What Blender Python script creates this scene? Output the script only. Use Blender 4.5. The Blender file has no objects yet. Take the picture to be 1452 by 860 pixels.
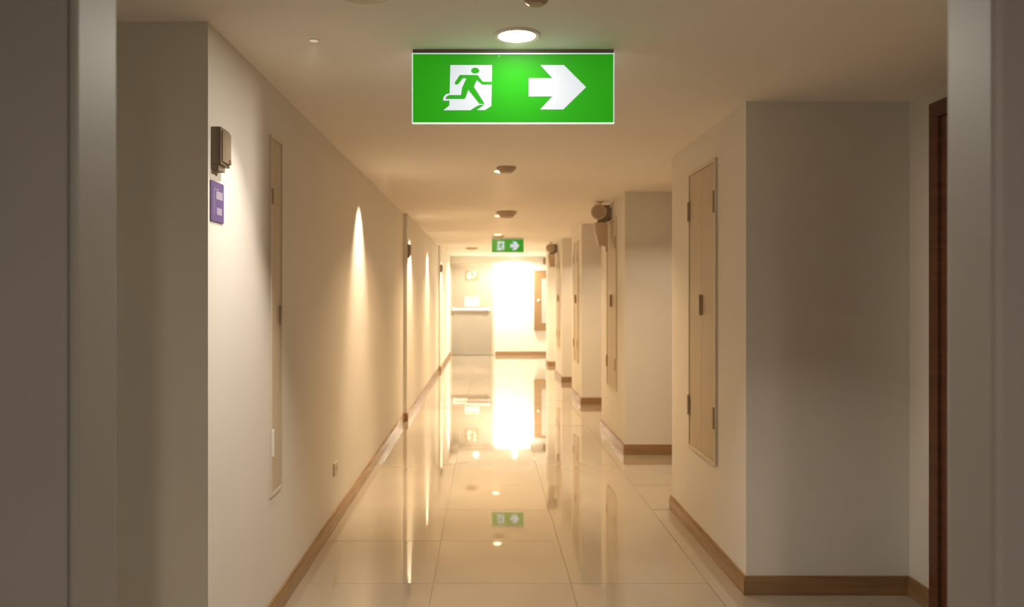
import bpy, bmesh, math, random
from mathutils import Vector, Matrix
from mathutils.geometry import tessellate_polygon

random.seed(7)
sc = bpy.context.scene
C = sc.collection

# ------------------------------------------------------------------ camera
cam_d = bpy.data.cameras.new('camera')
cam = bpy.data.objects.new('camera', cam_d)
C.objects.link(cam)
cam.location = (0, 0, 1.457)
cam.rotation_euler = (math.radians(90), 0, 0)
cam_d.sensor_width = 36
cam_d.lens = 28.0
cam_d.shift_x = 36 / 1452
cam_d.shift_y = -12 / 1452
cam_d.clip_start = 0.02
cam_d.dof.use_dof = True
cam_d.dof.focus_distance = 3.1
cam_d.dof.aperture_fstop = 2.8
sc.camera = cam

# ------------------------------------------------------------------ world, view
world = bpy.data.worlds.new('world')
sc.world = world
world.use_nodes = True
bg = world.node_tree.nodes['Background']
bg.inputs[0].default_value = (1, 0.85, 0.7, 1)
bg.inputs[1].default_value = 0.02
HAZE = 0.006   # thin warm haze in the air
if HAZE > 0:
    vs = world.node_tree.nodes.new('ShaderNodeVolumeScatter')
    vs.inputs['Density'].default_value = HAZE; vs.inputs['Color'].default_value = (1.0, 0.95, 0.86, 1); vs.inputs['Anisotropy'].default_value = 0.3
    world.node_tree.links.new(vs.outputs[0], world.node_tree.nodes['World Output'].inputs['Volume'])
sc.view_settings.view_transform = 'Standard'
sc.view_settings.look = 'None'
sc.view_settings.gamma = 1
sc.view_settings.use_curve_mapping = False
sc.view_settings.exposure = 0.45
sc.cycles.use_denoising = True
sc.cycles.max_bounces = 8
sc.cycles.diffuse_bounces = 5
sc.cycles.glossy_bounces = 5
sc.cycles.sample_clamp_indirect = 8
sc.cycles.volume_bounces = 0

# lamp table: x, y, watts, colour  (the ceiling downlights, built further down)
LAMPS = [
    (0.11, 2.89, 18.0, (1.0, 0.90, 0.78), 'lit round ceiling downlight just in front of the large green exit sign'),
    (0.12, 6.05, 20.0, (1.0, 0.68, 0.36), 'ceiling downlight beside the smoke detector, second from the camera'),
    (0.16, 9.45, 25.0, (1.0, 0.68, 0.36), 'small bright ceiling downlight above the slight step in the left wall'),
    (0.17, 12.35, 30.0, (1.0, 0.70, 0.38), 'ceiling downlight just in front of the small far exit sign'),
    (0.18, 15.5, 42.0, (1.0, 0.75, 0.45), 'ceiling downlight beyond the small far exit sign'),
    (-0.25, 18.6, 24.0, (1.0, 0.80, 0.54), 'ceiling downlight in front of the grey door at the far end'),
    (0.66, 18.75, 68.0, (1.0, 0.91, 0.76), 'very bright ceiling lamp washing the white wall at the far end'),
]
ADDED_SPOTS = [  # spots added without known fixtures, only to make the left wall streaks
    (-0.64, 2.95, 38, (1.0, 0.92, 0.82), 'added spot brightening the near left wall beside the purple sign'),
    (-0.765, 6.0, 125, (1.0, 0.82, 0.60), 'added spot making the long bright streak on the left wall'),
    (-0.725, 9.5, 150, (1.0, 0.80, 0.56), 'added streak spot just past the first step in the left wall'),
    (-0.725, 12.35, 150, (1.0, 0.80, 0.56), 'added streak spot left of the small far exit sign'),
    (-0.69, 15.55, 140, (1.0, 0.82, 0.60), 'added streak spot just past the farther step in the left wall'),
    (-0.69, 18.6, 120, (1.0, 0.86, 0.66), 'added streak spot beside the left edge of the far door'),
]
# hidden behind the wall blocks: lamps added to brighten ceiling and block faces
ADDED_RECESS_LAMPS = [(1.66, 6.3, 7.5), (1.66, 9.6, 9), (1.66, 12.5, 11), (1.66, 15.4, 13)]
CEIL = 2.4

# ------------------------------------------------------------------ materials
def mat(name, col, rough=0.6, metal=0.0, var=0.0, vscale=6.0, bump=0.0, bscale=300.0, coat=0.0, emit=None, estr=0.0, spec=0.5):
    m = bpy.data.materials.new(name); m.use_nodes = True
    nt = m.node_tree; b = nt.nodes['Principled BSDF']
    b.inputs['Base Color'].default_value = (*col, 1)
    b.inputs['Roughness'].default_value = rough
    b.inputs['Metallic'].default_value = metal
    b.inputs['Specular IOR Level'].default_value = spec
    b.inputs['Coat Weight'].default_value = coat
    tc = nt.nodes.new('ShaderNodeTexCoord')
    if var > 0:
        n = nt.nodes.new('ShaderNodeTexNoise'); n.inputs['Scale'].default_value = vscale; n.inputs['Detail'].default_value = 4
        r = nt.nodes.new('ShaderNodeValToRGB')
        r.color_ramp.elements[0].color = (*[c * (1 - var) for c in col], 1); r.color_ramp.elements[0].position = 0.3
        r.color_ramp.elements[1].color = (*[min(1, c * (1 + var)) for c in col], 1); r.color_ramp.elements[1].position = 0.7
        nt.links.new(tc.outputs['Object'], n.inputs['Vector']); nt.links.new(n.outputs['Fac'], r.inputs['Fac'])
        nt.links.new(r.outputs['Color'], b.inputs['Base Color'])
    if bump > 0:
        n2 = nt.nodes.new('ShaderNodeTexNoise'); n2.inputs['Scale'].default_value = bscale; n2.inputs['Detail'].default_value = 3
        bp = nt.nodes.new('ShaderNodeBump'); bp.inputs['Strength'].default_value = bump; bp.inputs['Distance'].default_value = 0.002
        nt.links.new(tc.outputs['Object'], n2.inputs['Vector']); nt.links.new(n2.outputs['Fac'], bp.inputs['Height'])
        nt.links.new(bp.outputs['Normal'], b.inputs['Normal'])
    if emit:
        b.inputs['Emission Color'].default_value = (*emit, 1); b.inputs['Emission Strength'].default_value = estr
    return m

def wood_mat(name, c1, c2, rough=0.4):
    m = bpy.data.materials.new(name); m.use_nodes = True
    nt = m.node_tree; b = nt.nodes['Principled BSDF']; b.inputs['Roughness'].default_value = rough
    tc = nt.nodes.new('ShaderNodeTexCoord'); mp = nt.nodes.new('ShaderNodeMapping')
    mp.inputs['Scale'].default_value = (3, 3, 40)
    n = nt.nodes.new('ShaderNodeTexNoise'); n.inputs['Scale'].default_value = 1.0; n.inputs['Detail'].default_value = 6
    r = nt.nodes.new('ShaderNodeValToRGB')
    r.color_ramp.elements[0].color = (*c1, 1); r.color_ramp.elements[0].position = 0.3
    r.color_ramp.elements[1].color = (*c2, 1); r.color_ramp.elements[1].position = 0.7
    nt.links.new(tc.outputs['Object'], mp.inputs['Vector']); nt.links.new(mp.outputs['Vector'], n.inputs['Vector'])
    nt.links.new(n.outputs['Fac'], r.inputs['Fac']); nt.links.new(r.outputs['Color'], b.inputs['Base Color'])
    return m

M = {
    'wall': mat('wall_paint', (0.74, 0.705, 0.64), 0.55, var=0.03, vscale=1.5, bump=0.15, bscale=220, spec=0.3),
    'ceiling': mat('ceiling_paint', (0.87, 0.82, 0.74), 0.8, var=0.02, vscale=1.0, bump=0.1, bscale=200, spec=0.2),
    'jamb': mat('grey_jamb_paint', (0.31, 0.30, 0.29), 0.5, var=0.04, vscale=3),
    'grout': mat('grout', (0.25, 0.21, 0.16), 0.8, var=0.1, vscale=30),
    'tile': mat('polished_tile', (0.42, 0.36, 0.28), 0.016, var=0.05, vscale=2.2, spec=0.8, coat=0.8),
    'base': wood_mat('baseboard_wood', (0.24, 0.132, 0.052), (0.34, 0.195, 0.082), 0.27),
    'doorwood': wood_mat('door_wood', (0.09, 0.028, 0.008), (0.15, 0.05, 0.015), 0.35),
    'panel': mat('cream_panel_paint', (0.55, 0.455, 0.32), 0.5, var=0.04, vscale=4),
    'panelframe': mat('cream_frame_paint', (0.68, 0.60, 0.46), 0.5),
    'hinge': mat('hinge_brass', (0.36, 0.25, 0.13), 0.5),
    'metal': mat('brushed_metal', (0.62, 0.60, 0.56), 0.3, metal=0.9, var=0.05),
    'white': mat('white_plastic', (0.82, 0.80, 0.76), 0.4),
    'device': mat('beige_device_plastic', (0.58, 0.45, 0.30), 0.5, var=0.05),
    'devdark': mat('dark_device_plastic', (0.20, 0.14, 0.08), 0.5),
    'chime': mat('brown_chime_plastic', (0.20, 0.15, 0.10), 0.5, var=0.05),
    'detector': mat('detector_plastic', (0.42, 0.30, 0.18), 0.5),
    'greydoor': mat('grey_door_paint', (0.33, 0.29, 0.235), 0.5, var=0.03, vscale=2),
    'doorframe': mat('grey_door_frame', (0.52, 0.45, 0.35), 0.5),
    'plate': mat('number_plate_brown', (0.26, 0.20, 0.12), 0.5),
    'tan': mat('tan_print', (0.60, 0.42, 0.18), 0.6),
    'cabinet': mat('cabinet_brown', (0.26, 0.15, 0.06), 0.5, var=0.06),
    'cabglass': mat('cabinet_glass', (0.45, 0.42, 0.37), 0.08, coat=0.5),
    'purple': mat('purple_sign_plastic', (0.12, 0.08, 0.22), 0.5),
    'purpleprint': mat('pale_print', (0.33, 0.29, 0.38), 0.6),
    'green': mat('green_sign_face', (0.0005, 0.022, 0.0001), 0.9, spec=0.0, emit=(0.010, 0.21, 0.0005), estr=1.0),
    'signwhite': mat('white_sign_face', (0.03, 0.03, 0.03), 0.9, spec=0.0, emit=(0.84, 0.92, 0.96), estr=0.55),
    'acrylic': mat('edge_lit_acrylic', (0.85, 0.9, 0.88), 0.15, emit=(0.75, 1.0, 0.9), estr=0.42),
    'bracket': mat('sign_bracket', (0.16, 0.12, 0.10), 0.5),
}

# ------------------------------------------------------------------ mesh helpers
def new_obj(name, bm, m, parent=None, smooth=False):
    me = bpy.data.meshes.new(name)
    bmesh.ops.recalc_face_normals(bm, faces=bm.faces)
    bm.to_mesh(me); bm.free()
    me.materials.append(M[m] if isinstance(m, str) else m)
    if smooth:
        for p in me.polygons: p.use_smooth = True
    o = bpy.data.objects.new(name, me); C.objects.link(o)
    if parent: o.parent = parent
    return o

def box(bm, x0, x1, y0, y1, z0, z1, bev=0.0):
    r = bmesh.ops.create_cube(bm, size=1)
    for v in r['verts']:
        v.co = Vector((x0 + (v.co.x + .5) * (x1 - x0), y0 + (v.co.y + .5) * (y1 - y0), z0 + (v.co.z + .5) * (z1 - z0)))
    if bev > 0:
        es = list({e for v in r['verts'] for e in v.link_edges})
        bmesh.ops.bevel(bm, geom=es, offset=bev, segments=2, affect='EDGES', profile=0.6)
    return bm

def bx(*a, **k): return box(bmesh.new(), *a, **k)

def prism(pts, z0, z1, bm=None, axis='z'):
    """closed outline extruded; axis z: pts are (x,y); axis y: pts are (x,z) extruded along y"""
    bm = bm or bmesh.new()
    def P(p, t): return (p[0], p[1], t) if axis == 'z' else (p[0], t, p[1])
    a = [bm.verts.new(P(p, z0)) for p in pts]; b = [bm.verts.new(P(p, z1)) for p in pts]
    n = len(pts)
    for i in range(n):
        j = (i + 1) % n
        bm.faces.new((a[i], a[j], b[j], b[i]))
    for tri in tessellate_polygon([[Vector((p[0], p[1], 0)) for p in pts]]):
        bm.faces.new([a[k] for k in tri]); bm.faces.new([b[k] for k in reversed(tri)])
    return bm

def lathe(profile, seg=32, mtx=None, bm=None):
    """profile (r, z) revolved about z; first and last points with r = 0 close it"""
    bm = bm or bmesh.new()
    rings = []
    for r, z in profile:
        if r < 1e-6: rings.append([bm.verts.new((0, 0, z))])
        else: rings.append([bm.verts.new((r * math.cos(2 * math.pi * k / seg), r * math.sin(2 * math.pi * k / seg), z)) for k in range(seg)])
    for A, B in zip(rings, rings[1:]):
        for k in range(seg):
            l = (k + 1) % seg
            vs = [A[k % len(A)], A[l % len(A)], B[l % len(B)], B[k % len(B)]]
            u = []
            for v in vs:
                if v not in u: u.append(v)
            if len(u) >= 3: bm.faces.new(u)
    if mtx is not None:
        bmesh.ops.transform(bm, matrix=mtx, verts=[v for R in rings for v in R])
    return bm

def tag(o, label, cat, group=None):
    o['label'] = label; o['category'] = cat
    if group: o['group'] = group
    return o

def thing(name, label, cat, loc=(0, 0, 0), rotz=0, group=None):
    o = bpy.data.objects.new(name, None); C.objects.link(o)
    o.empty_display_size = 0.05
    o.location = loc; o.rotation_euler = (0, 0, rotz)
    return tag(o, label, cat, group)

def struct(name, bm, m, label=None, cat=None):
    o = new_obj(name, bm, m); o['kind'] = 'structure'
    if label: tag(o, label, cat)
    return o

# ------------------------------------------------------------------ room shell
XL, XL2, XL3 = -0.962, -0.92, -0.885
XR, XRR = 1.264, 2.06
YE = 19.3
blocks = [(3.88, 5.43), (7.28, 8.75), (10.6, 11.8), (13.3, 14.6), (16.4, 16.9)]

right = [(XRR, 1.40)]
for a, b in blocks:
    right += [(XRR, a), (XR, a), (XR, b), (XRR, b)]
right += [(XRR, YE)]
struct('wall_right', prism(right + [(2.3, YE), (2.3, 1.40)], -0.01, CEIL + 0.02), 'wall',
       'cream right-hand corridor wall stepping in and out in blocks', 'wall')
left = [(-1.8, 1.40), (-1.8, 2.75), (XL, 2.75), (XL, 9.2), (XL2, 9.2), (XL2, 15.2), (XL3, 15.2), (XL3, YE)]
struct('wall_left', prism(left + [(-2.1, YE), (-2.1, 1.40)], -0.01, CEIL + 0.02), 'wall',
       'long cream left-hand corridor wall with lamp scallops', 'wall')
struct('wall_end', bx(-2.1, 2.3, YE, YE + 0.2, 0, CEIL), 'wall', 'bright white wall closing the corridor at the far end', 'wall')
struct('ceiling', bx(-2.6, 2.6, -2.2, YE + 0.2, CEIL, CEIL + 0.15), 'ceiling', 'plain cream plaster ceiling above the corridor', 'ceiling')
# the vestibule the camera stands in
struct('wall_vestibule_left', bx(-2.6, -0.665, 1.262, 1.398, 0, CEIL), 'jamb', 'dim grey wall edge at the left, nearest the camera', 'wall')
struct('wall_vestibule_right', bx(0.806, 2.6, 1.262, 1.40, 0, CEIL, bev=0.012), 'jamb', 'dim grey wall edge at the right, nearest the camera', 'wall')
struct('wall_behind', bx(-2.6, 2.6, -2.35, -2.2, 0, CEIL), 'jamb', 'vestibule wall behind the camera', 'wall')
struct('wall_vestibule_side_left', bx(-2.75, -2.6, -2.2, 1.45, 0, CEIL), 'jamb', 'vestibule side wall left of the camera', 'wall')
struct('wall_vestibule_side_right', bx(2.6, 2.75, -2.2, 1.45, 0, CEIL), 'jamb', 'vestibule side wall right of the camera', 'wall')
bm = bmesh.new()
box(bm, -0.6645, -0.65, 1.266, 1.40, 0, CEIL, bev=0.004)
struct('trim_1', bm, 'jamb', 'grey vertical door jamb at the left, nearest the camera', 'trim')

# floor: grout bed with single polished tiles
floor = struct('floor', bx(-2.6, 2.6, -2.2, YE + 0.2, -0.12, -0.004), 'grout', 'polished cream tiled corridor floor reflecting the far door', 'floor')
TP = 0.695
tb = bx(-TP / 2 + 0.0012, TP / 2 - 0.0012, -TP / 2 + 0.0012, TP / 2 - 0.0012, -0.012, 0.0, bev=0.0006)
tile_me = None
def inside(x, y):
    if y < 1.5: return -2.6 < x < 2.6
    return -1.9 < x < 2.3
kx0 = -4
for ky in range(-9, 23):
    for kx in range(-4, 4):
        x0 = -0.27 + kx * TP; y0 = 4.025 + ky * TP
        cx, cy = x0 + TP / 2, y0 + TP / 2
        if not (inside(cx - 0.3, cy) or inside(cx + 0.3, cy)) or cy > YE + 0.2: continue
        if cy > 3 and cx + TP / 2 < -1.0: continue
        if tile_me is None:
            o = new_obj('tile', tb, 'tile', floor); tile_me = o.data
        else:
            o = bpy.data.objects.new('tile', tile_me); C.objects.link(o); o.parent = floor
        o.location = (cx, cy, 0)
        o.rotation_euler = (random.gauss(0, 0.0018), random.gauss(0, 0.0005), 0)

# baseboards
def offset(pts, t):
    """offset an orthogonal polyline to its left by t"""
    out = []
    n = len(pts)
    for i, p in enumerate(pts):
        nn = []
        for a, b in ((i - 1, i), (i, i + 1)):
            if a < 0 or b >= n: continue
            d = Vector((pts[b][0] - pts[a][0], pts[b][1] - pts[a][1])).normalized()
            nn.append(Vector((-d.y, d.x)))
        if len(nn) == 1: v = nn[0] * t
        else: v = (nn[0] + nn[1]) * t
        out.append((p[0] + v.x, p[1] + v.y))
    return out
def baseboard(bm, pts, side):
    # side +1: the room lies to the left of the walking direction
    for z0, z1, t in ((0.001, 0.080, 0.016), (0.080, 0.092, 0.011)):
        prism(list(pts) + offset(pts, t * side)[::-1], z0, z1, bm)
bm = bmesh.new()
gap = [(b[0] - 0.23) for b in blocks]
baseboard(bm, [(XRR, 1.46), (XRR, gap[0] - 1.12)], 1)
for i, (a, b) in enumerate(blocks):
    nxt = gap[i + 1] - 1.12 if i + 1 < len(blocks) else YE - 0.02
    baseboard(bm, [(XRR, gap[i] + 0.001), (XRR, a), (XR, a), (XR, b), (XRR, b), (XRR, nxt)], 1)
struct('baseboard_right', bm, 'base', 'brown wooden baseboard along the stepped right-hand wall', 'baseboard')
bm = bmesh.new(); baseboard(bm, [(-1.8, 1.47), (-1.8, 2.75), (XL, 2.75), (XL, 9.2), (XL2, 9.2), (XL2, 15.2), (XL3, 15.2), (XL3, YE - 0.001)], -1)
struct('baseboard_left', bm, 'base', 'brown wooden baseboard along the left-hand wall', 'baseboard')
bm = bmesh.new(); baseboard(bm, [(0.21, YE), (XRR - 0.02, YE)], -1)
struct('baseboard_end', bm, 'base', 'brown wooden baseboard under the bright far wall', 'baseboard')

# ------------------------------------------------------------------ doors
def text_mesh(name, s, size, m, parent, loc, rot=(math.radians(90), 0, 0), depth=0.002):
    cu = bpy.data.curves.new(name, 'FONT'); cu.body = s; cu.size = size; cu.extrude = depth
    cu.align_x = 'CENTER'; cu.align_y = 'CENTER'
    t = bpy.data.objects.new(name, cu)
    C.objects.link(t)
    bpy.context.view_layer.update()
    me = bpy.data.meshes.new_from_object(t.evaluated_get(bpy.context.evaluated_depsgraph_get()))
    bpy.data.objects.remove(t)
    me.materials.clear(); me.materials.append(M[m])
    o = bpy.data.objects.new(name, me); C.objects.link(o); o.parent = parent
    o.location = loc; o.rotation_euler = rot
    return o

d1 = bpy.data.objects.new('door_1', None); C.objects.link(d1); d1.location = (-0.36, YE, 0)
d1['kind'] = 'structure'; tag(d1, 'grey fire-exit door with a push bar at the far end', 'door')
bm = bmesh.new()
for a, b in ((-0.535, -0.48), (0.48, 0.535)): box(bm, a, b, -0.03, -0.001, 0.001, 2.16, bev=0.004)
box(bm, -0.535, 0.535, -0.03, -0.001, 2.16, 2.215, bev=0.004)
new_obj('door_frame', bm, 'doorframe', d1)
leaf = new_obj('door_leaf', bx(-0.477, 0.477, -0.02, -0.001, 0.008, 2.157, bev=0.003), 'greydoor', d1)
pb = bmesh.new()
lathe([(0, -0.44), (0.019, -0.44), (0.019, 0.40), (0, 0.40)], 16, Matrix.Translation((0, -0.06, 1.115)) @ Matrix.Rotation(math.pi / 2, 4, 'Y'), pb)
push = new_obj('push_bar', pb, 'white', d1, smooth=False)
for x in (-0.43, 0.41):
    new_obj('bar_bracket', bx(x - 0.03, x + 0.03, -0.085, -0.0205, 1.08, 1.15, bev=0.008), 'white', push)
pl = new_obj('number_plate', bx(-0.165, 0.165, -0.028, -0.02, 1.81, 2.04, bev=0.002), 'plate', d1)
text_mesh('digits', '67', 0.24, 'white', pl, (0, -0.030, 1.925))
nb = new_obj('notice', bx(-0.17, 0.17, -0.03, -0.02, 1.185, 1.42, bev=0.002), 'white', d1)
new_obj('notice_heading', bx(-0.13, 0.13, -0.033, -0.03, 1.365, 1.40), 'tan', nb)

for i, g in enumerate(gap):
    if i == len(gap) - 1: continue
    dr = bpy.data.objects.new('door_%d' % (i + 2), None); C.objects.link(dr); dr.location = (XRR, g - 0.56, 0)
    dr['kind'] = 'structure'
    tag(dr, ['brown wooden door frame in the nearest recess on the right', 'brown wooden door in the second recess on the right',
             'brown wooden door in the third recess on the right', 'brown wooden door in the fourth recess on the right'][i], 'door')
    bm = bmesh.new()
    for a, b in ((-0.56, -0.49), (0.49, 0.56)): box(bm, -0.035, -0.001, a, b, 0.001, 2.26, bev=0.004)
    box(bm, -0.035, -0.001, -0.56, 0.56, 2.26, 2.33, bev=0.004)
    new_obj('door_frame', bm, 'doorwood', dr)
    lf = new_obj('door_leaf', bx(-0.02, -0.001, -0.487, 0.487, 0.008, 2.257, bev=0.003), 'doorwood', dr)
    h = bmesh.new(); box(h, -0.045, -0.02, -0.43, -0.40, 0.98, 1.04, bev=0.004); box(h, -0.065, -0.045, -0.43, -0.30, 1.0, 1.02, bev=0.004)
    new_obj('door_handle', h, 'metal', lf)

# ------------------------------------------------------------------ exit signs
S = 0.000599  # metres per unit of the traced pictogram grid at full size
def exit_sign(label, x, y, ztop, w, h, gw, gh):
    t = thing('exit_sign', label, 'exit sign', (x, y, ztop), 0, 'green exit signs hanging from the ceiling')
    new_obj('mounting_bracket', bx(-w / 2 + 0.004, w / 2 - 0.004, -0.012, 0.028, -0.012, -0.0005, bev=0.002), 'bracket', t)
    new_obj('acrylic_panel', bx(-w / 2, w / 2, -0.006, 0.008, -h - 0.012, -0.0125, bev=0.002), 'acrylic', t)
    e = w * 0.0065
    new_obj('green_face', bx(-w / 2 + e, w / 2 - e, -0.0085, -0.0062, -h - 0.012 + e, -0.0125 - e), 'green', t)
    kx, kz = gw / 1270.0, gh / 435.0
    def G(p): return ((p[0] - 717) * kx, -(p[1] - 222) * kz - 0.0125 - e)
    def poly(pts, y0, y1, bm=None): return prism([G(p) for p in pts], y0, y1, bm, axis='y')
    new_obj('arrow', poly([(892, 293), (1042, 293), (1184, 435), (1038, 578), (889, 578), (968, 494), (816, 494), (816, 377), (968, 377)], -0.0095, -0.0085), 'signwhite', t)
    bm = poly([(315, 293), (582, 293), (577, 556), (536, 582), (485, 582), (534, 547), (500, 549), (478, 560), (443, 583), (270, 583), (308, 553)], -0.0095, -0.0085)
    poly([(268, 521), (271, 500), (282, 484), (300, 476), (309, 476), (309, 521)], -0.0095, -0.0085, bm)
    new_obj('doorway_pictogram', bm, 'signwhite', t)
    bm = bmesh.new()
    a, b = -0.0106, -0.0096
    poly([(474 + 26 * math.cos(q * math.pi / 10), 329 + 19 * math.sin(q * math.pi / 10)) for q in range(20)], a, b, bm)
    poly([(375, 357), (490, 357), (522, 400), (579, 400), (579, 419), (520, 419), (484, 390), (465, 432), (532, 538), (530, 544), (500, 541), (430, 452), (411, 505), (402, 511), (285, 511), (289, 496), (305, 486), (383, 486),
          (390, 440), (418, 378), (394, 378), (366, 415), (350, 419), (342, 407)], a, b, bm)
    new_obj('running_figure', bm, 'green', t)
    return t
exit_sign('large lit green exit sign with running figure and right arrow, nearest the camera', 0.102, 3.07, CEIL, 0.780, 0.272, 0.762, 0.260)
exit_sign('small green exit sign with right arrow far down the corridor', 0.352, 13.28, CEIL, 0.541, 0.225, 0.530, 0.218)

# ------------------------------------------------------------------ lamps
def lamp(i, x, y, watts, col, label):
    big = 1.1 if i == 0 else 1.0
    t = thing('ceiling_downlight', label, 'ceiling light', (x, y, CEIL), 0, 'round downlights along the corridor ceiling')
    R = 0.066 * big
    new_obj('trim_ring', lathe([(R * 0.93, -0.0005), (R * 1.18, -0.0005), (R * 1.18, -0.004), (R * 1.1, -0.009), (R * 0.93, -0.006), (R * 0.93, -0.0005)], 40), 'ceiling', t, smooth=False)
    lm = mat('lamp_lens', (0.9, 0.9, 0.85), 0.4, emit=col, estr=6.0)
    new_obj('lens', lathe([(0, -0.010), (R * 0.5, -0.009), (R * 0.92, -0.005), (R * 0.92, -0.001), (0, -0.001)], 32), lm, t, smooth=False)
    ld = bpy.data.lights.new('bulb', 'AREA'); ld.shape = 'DISK'; ld.size = R * 1.7; ld.energy = watts; ld.color = col; ld.spread = math.pi if i == 0 else math.radians(160 if i in (5, 6) else 128)
    lo = bpy.data.objects.new('bulb', ld); C.objects.link(lo); lo.parent = t; lo.location = (0, 0, -0.0125)
for i, L in enumerate(LAMPS): lamp(i, *L)
for i, (x, y, w) in enumerate(ADDED_RECESS_LAMPS):
    lamp(9, x, y, w, (1.0, 0.80, 0.56), 'added unseen lamp in the %s recess on the right' % ['second', 'third', 'fourth', 'fifth'][i])
# added ceiling spot that throws a bright streak on the left wall
def added_spot(name, label, cat, x, y, r, watts, angle, blend, tilt, col, ring, group=None):
    t = thing(name, label, cat, (x, y, CEIL), 0, group)
    new_obj('trim_ring', lathe([(r, -0.0005), (r * 1.3, -0.0005), (r * 1.3, -ring * 0.5), (r * 1.12, -ring), (r, -ring), (r, -0.0005)], 32), 'ceiling', t)
    new_obj('lens', lathe([(0, -0.003), (r * 0.98, -0.003), (r * 0.98, -0.0008), (0, -0.0008)], 24), mat('added_spot_lens', (0.8, 0.8, 0.75), 0.3, emit=col, estr=0.25), t)
    ld = bpy.data.lights.new('bulb', 'SPOT'); ld.energy = watts; ld.color = col; ld.spot_size = math.radians(angle); ld.spot_blend = blend; ld.shadow_soft_size = r * 0.6
    lo = bpy.data.objects.new('bulb', ld); C.objects.link(lo); lo.parent = t; lo.location = (0, 0, -0.006 - r * 0.6); lo.rotation_euler = (0, math.radians(tilt), 0)
for k, (x, y, w, c, l) in enumerate(ADDED_SPOTS):
    added_spot('added_streak_spot', l, 'ceiling light', x, y, 0.016, w, 74 if k == 0 else 64, 1.0, 8 if k == 0 else 6, c, 0.003, 'added streak spots in the ceiling beside the left wall')
# fill lamp added behind the camera to light the near front faces
t = thing('ceiling_downlight', 'added fill lamp on the vestibule ceiling behind the camera', 'ceiling light', (0.2, -1.0, CEIL), 0)
new_obj('lens', lathe([(0, -0.010), (0.05, -0.008), (0.07, -0.001), (0, -0.001)], 24), mat('fill_lens', (0.9, 0.9, 0.85), 0.4, emit=(1, 0.9, 0.8), estr=1.0), t)
ld = bpy.data.lights.new('bulb', 'AREA'); ld.shape = 'DISK'; ld.size = 0.12; ld.energy = 31.0; ld.color = (1, 0.84, 0.67)
lo = bpy.data.objects.new('bulb', ld); C.objects.link(lo); lo.parent = t; lo.location = (0, 0, -0.013)

# ------------------------------------------------------------------ ceiling detectors
def detector(label, x, y, r, h, kind='smoke_detector', cat='smoke detector', m='detector'):
    t = thing(kind, label, cat, (x, y, CEIL), 0, 'round detectors on the corridor ceiling')
    new_obj('base_ring', lathe([(0, -0.0005), (r, -0.0005), (r, -h * 0.3), (r * 0.92, -h * 0.4), (0, -h * 0.4)], 32), m, t)
    new_obj('dome', lathe([(0, -h), (r * 0.45, -h * 0.97), (r * 0.7, -h * 0.8), (r * 0.85, -h * 0.41), (0, -h * 0.41)], 32), m, t)
detector('flat round ceiling speaker cut off by the top edge, left of the exit sign', -0.383, 2.49, 0.088, 0.010, 'ceiling_speaker', 'speaker', 'panelframe')
detector('dome smoke detector cut off by the top edge, above the large exit sign', 0.154, 2.47, 0.050, 0.045)
detector('brown smoke detector on the ceiling just below the large exit sign', 0.145, 5.88, 0.072, 0.045)
detector('wide dome detector beside the small bright downlight', 0.225, 9.0, 0.115, 0.075)
detector('small detector right above the far exit sign', 0.19, 12.7, 0.10, 0.035)
detector('faint small detector left of the far exit sign', -0.30, 15.9, 0.13, 0.04)

# ------------------------------------------------------------------ emergency lights on the right
def emergency(label, y):
    t = thing('emergency_light', label, 'emergency light', (1.15, y, CEIL), 0, 'twin-head emergency lights on the right')
    new_obj('ceiling_plate', bx(-0.035, 0.035, -0.03, 0.03, -0.01, -0.0005, bev=0.002), 'device', t)
    new_obj('stem', lathe([(0, -0.06), (0.009, -0.06), (0.009, -0.0102), (0, -0.0102)], 12), 'device', t)
    yk = new_obj('yoke', bx(-0.012, 0.0995, 0.03, 0.06, -0.16, -0.03, bev=0.004), 'devdark', t)
    prof = [(0, 0.075), (0.03, 0.07), (0.062, 0.03), (0.078, -0.005), (0.078, -0.02), (0.07, -0.022), (0, -0.022)]
    for x, z, rz in ((-0.015, -0.105, -18), (0.055, -0.12, 35)):
        mt = Matrix.Translation((x, 0.0 if rz < 0 else 0.03, z)) @ Matrix.Rotation(math.radians(rz), 4, 'Z') @ Matrix.Rotation(math.radians(90), 4, 'X') @ Matrix.Rotation(math.pi, 4, 'X')
        hd = new_obj('lamp_head', lathe(prof, 28, mt), 'device' if rz < 0 else 'devdark', t)
        new_obj('lamp_glass', lathe([(0, -0.03), (0.04, -0.028), (0.066, -0.023), (0, -0.0225)], 28, mt), 'detector', hd)
    bm = prism([(-0.062, -0.215), (0.068, -0.215), (0.068, -0.44), (-0.022, -0.44), (-0.050, -0.33)], -0.05, 0.05, axis='y')
    body = new_obj('battery_box', bm, 'device', t)
    new_obj('foot', bx(-0.02, 0.01, -0.04, 0.04, -0.452, -0.44), 'device', body)
    new_obj('foot', bx(0.035, 0.062, -0.04, 0.04, -0.452, -0.44), 'device', body)
    new_obj('neck', prism([(-0.02, -0.16), (0.07, -0.16), (0.06, -0.2148), (-0.03, -0.2148)], -0.02, 0.045, axis='y'), 'devdark', t)
    new_obj('wall_arm', bx(0.10, XR - 1.15 - 0.0005, 0.03, 0.06, -0.15, -0.10), 'device', t)
emergency('tan round-headed emergency light on the second wall block to the right', 8.05)
emergency('faint emergency light far down the corridor, right of the small exit sign', 14.2)

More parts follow.
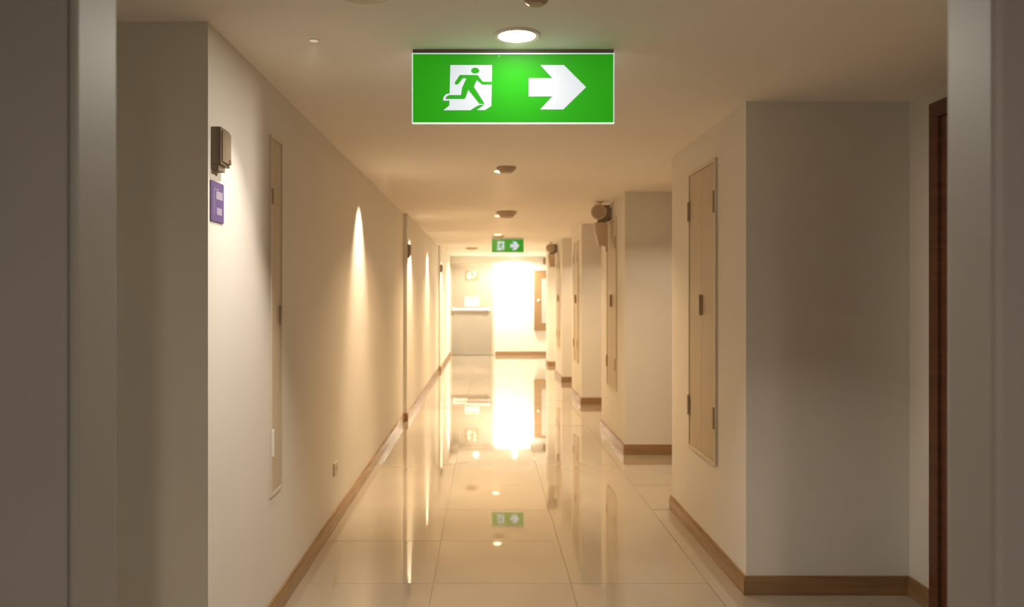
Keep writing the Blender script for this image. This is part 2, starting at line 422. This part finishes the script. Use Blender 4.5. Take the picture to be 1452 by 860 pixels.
# ------------------------------------------------------------------ service panels
def panel(label, y, half=0.27, z0=0.54, z1=2.19):
    t = thing('service_panel', label, 'wall panel', (XR, y, 0), 0, 'cream service panels on the right-hand wall')
    f = 0.022
    bm = bmesh.new()
    box(bm, -0.014, -0.0005, -half - f, -half, z0 - f, z1 + f, bev=0.002)
    box(bm, -0.014, -0.0005, half, half + f, z0 - f, z1 + f, bev=0.002)
    box(bm, -0.014, -0.0005, -half, half, z1, z1 + f, bev=0.002); box(bm, -0.014, -0.0005, -half, half, z0 - f, z0, bev=0.002)
    new_obj('panel_frame', bm, 'panelframe', t)
    for s in (-1, 1):
        lo_, hi_ = (-half + 0.003, -0.0015) if s < 0 else (0.0015, half - 0.003)
        lf = new_obj('panel_leaf', bx(-0.008, -0.0006, lo_, hi_, z0 + 0.003, z1 - 0.003, bev=0.0015), 'panel', t)
        for z in (z0 + 0.24, z1 - 0.22):
            ye = s * (half + 0.002)
            new_obj('hinge', bx(-0.022, -0.0142, ye - 0.013, ye + 0.013, z - 0.06, z + 0.06, bev=0.003), 'hinge', lf)
        if s < 0:
            new_obj('handle', bx(-0.028, -0.0082, -0.022, -0.008, 1.34, 1.46, bev=0.004), 'hinge', lf)
nm = ['nearest', 'second', 'third', 'fourth']
for i, (a, b) in enumerate(blocks[:4]):
    panel('cream two-leaf service panel on the %s wall block to the right' % nm[i], (a + b) / 2, half=0.27 if i < 2 else 0.25)

t = thing('service_panel', 'tall narrow cream service panel on the left-hand wall', 'wall panel', (XL, 3.625, 0))
bm = bmesh.new(); f = 0.014; z0, z1, hw = 0.575, 2.155, 0.085
box(bm, 0.0005, 0.010, -hw - f, -hw, z0 - f, z1 + f); box(bm, 0.0005, 0.010, hw, hw + f, z0 - f, z1 + f)
box(bm, 0.0005, 0.010, -hw, hw, z1, z1 + f); box(bm, 0.0005, 0.010, -hw, hw, z0 - f, z0)
new_obj('panel_frame', bm, 'panelframe', t)
lf = new_obj('panel_leaf', bx(0.0006, 0.006, -hw + 0.002, hw - 0.002, z0 + 0.003, z1 - 0.003, bev=0.0015), 'panel', t)
new_obj('latch', bx(0.006, 0.016, 0.045, 0.065, 1.32, 1.41, bev=0.003), 'hinge', lf)
new_obj('hinge', bx(0.0102, 0.017, -hw - 0.014, -hw + 0.008, 0.74, 0.86, bev=0.002), 'white', lf)
new_obj('hinge', bx(0.0102, 0.017, -hw - 0.014, -hw + 0.008, 1.86, 1.93, bev=0.002), 'hinge', lf)

# ------------------------------------------------------------------ things on the left wall
def chime(label, x, y):
    t = thing('door_chime_box', label, 'wall box', (x, y, 0), 0, 'small chime boxes on the left-hand wall')
    bm = prism([(0.0005, -0.055), (0.034, -0.055), (0.030, 0.055), (0.0005, 0.055)], 1.915, 2.045)
    body = new_obj('housing', bm, 'chime', t)
    new_obj('bottom_lip', bx(0.0006, 0.026, -0.053, 0.015, 1.893, 1.9148, bev=0.002), 'chime', body)
    new_obj('cover', bx(0.0345, 0.038, -0.045, 0.048, 1.925, 2.035, bev=0.0015), 'chime', body)
    new_obj('button', bx(0.0382, 0.041, 0.025, 0.042, 1.928, 1.942), 'devdark', body)
chime('brown chime box on the near left wall above the purple sign', XL, 2.835)
chime('brown chime box just past the first step in the left wall', XL2, 9.30)
chime('faint brown chime box just past the farther step in the left wall', XL3, 15.32)

t = thing('purple_wall_sign', 'small purple wall sign with pale print on the near left wall', 'sign', (XL, 2.835, 1.787))
pls = new_obj('sign_plate', bx(0.0005, 0.005, -0.068, 0.068, -0.071, 0.071, bev=0.0015), 'purple', t)
bm = bmesh.new()
for k in range(16):   # one upright line of tiny unreadable print
    z = 0.048 - k * 0.0062
    box(bm, 0.005, 0.0056, -0.043 + (0.003 if k % 3 == 0 else 0), -0.035, z - 0.0045, z)
new_obj('print_line', bm, 'purpleprint', pls)
bm = bmesh.new()
for k in range(4): box(bm, 0.005, 0.0056, -0.030 + k * 0.011, -0.022 + k * 0.011, 0.042, 0.046)
new_obj('print_line', bm, 'purpleprint', pls)
new_obj('pale_patch', bx(0.005, 0.0056, -0.018, 0.052, 0.010, 0.038), 'purpleprint', pls)
new_obj('pale_patch', bx(0.005, 0.0056, -0.010, 0.042, -0.045, -0.020), 'purpleprint', pls)

t = thing('wall_socket', 'small cream wall socket low on the left-hand wall', 'socket', (XL, 5.05, 0.36))
pp = new_obj('faceplate', bx(0.0005, 0.009, -0.055, 0.055, -0.04, 0.04, bev=0.003), 'panelframe', t)
for y in (-0.028, 0.022): new_obj('socket_slot', bx(0.009, 0.0102, y, y + 0.006, -0.012, 0.012), 'devdark', pp)

# ------------------------------------------------------------------ far end
t = thing('fire_hose_cabinet', 'tall brown fire hose cabinet on the bright far wall', 'cabinet', (1.30, YE, 0.6))
bm = bmesh.new()
box(bm, -0.155, 0.155, -0.06, -0.001, 0, 1.455, bev=0.004)
new_obj('cabinet_body', bm, 'cabinet', t)
dd = new_obj('cabinet_door', bx(-0.145, 0.145, -0.075, -0.0602, 0.01, 1.445, bev=0.003), 'cabinet', t)
new_obj('glass_strip', bx(0.03, 0.135, -0.079, -0.0752, 0.18, 1.25, bev=0.001), 'cabglass', dd)
new_obj('knob', lathe([(0, 0.03), (0.022, 0.026), (0.028, 0.012), (0.012, 0), (0, 0)], 16, Matrix.Translation((-0.05, -0.0752, 0.73)) @ Matrix.Rotation(math.pi / 2, 4, 'X')), 'white', dd)
t = thing('alarm_sounder', 'small dark alarm sounder above the brown hose cabinet', 'alarm', (1.40, YE, 2.28))
new_obj('back_plate', bx(-0.03, 0.03, -0.015, -0.001, -0.075, 0.075, bev=0.003), 'cabinet', t)
new_obj('sounder_horn', lathe([(0, 0.04), (0.02, 0.04), (0.026, 0.02), (0.02, 0), (0, 0)], 16, Matrix.Translation((0, -0.0152, 0.02)) @ Matrix.Rotation(math.pi / 2, 4, 'X')), 'cabinet', t)
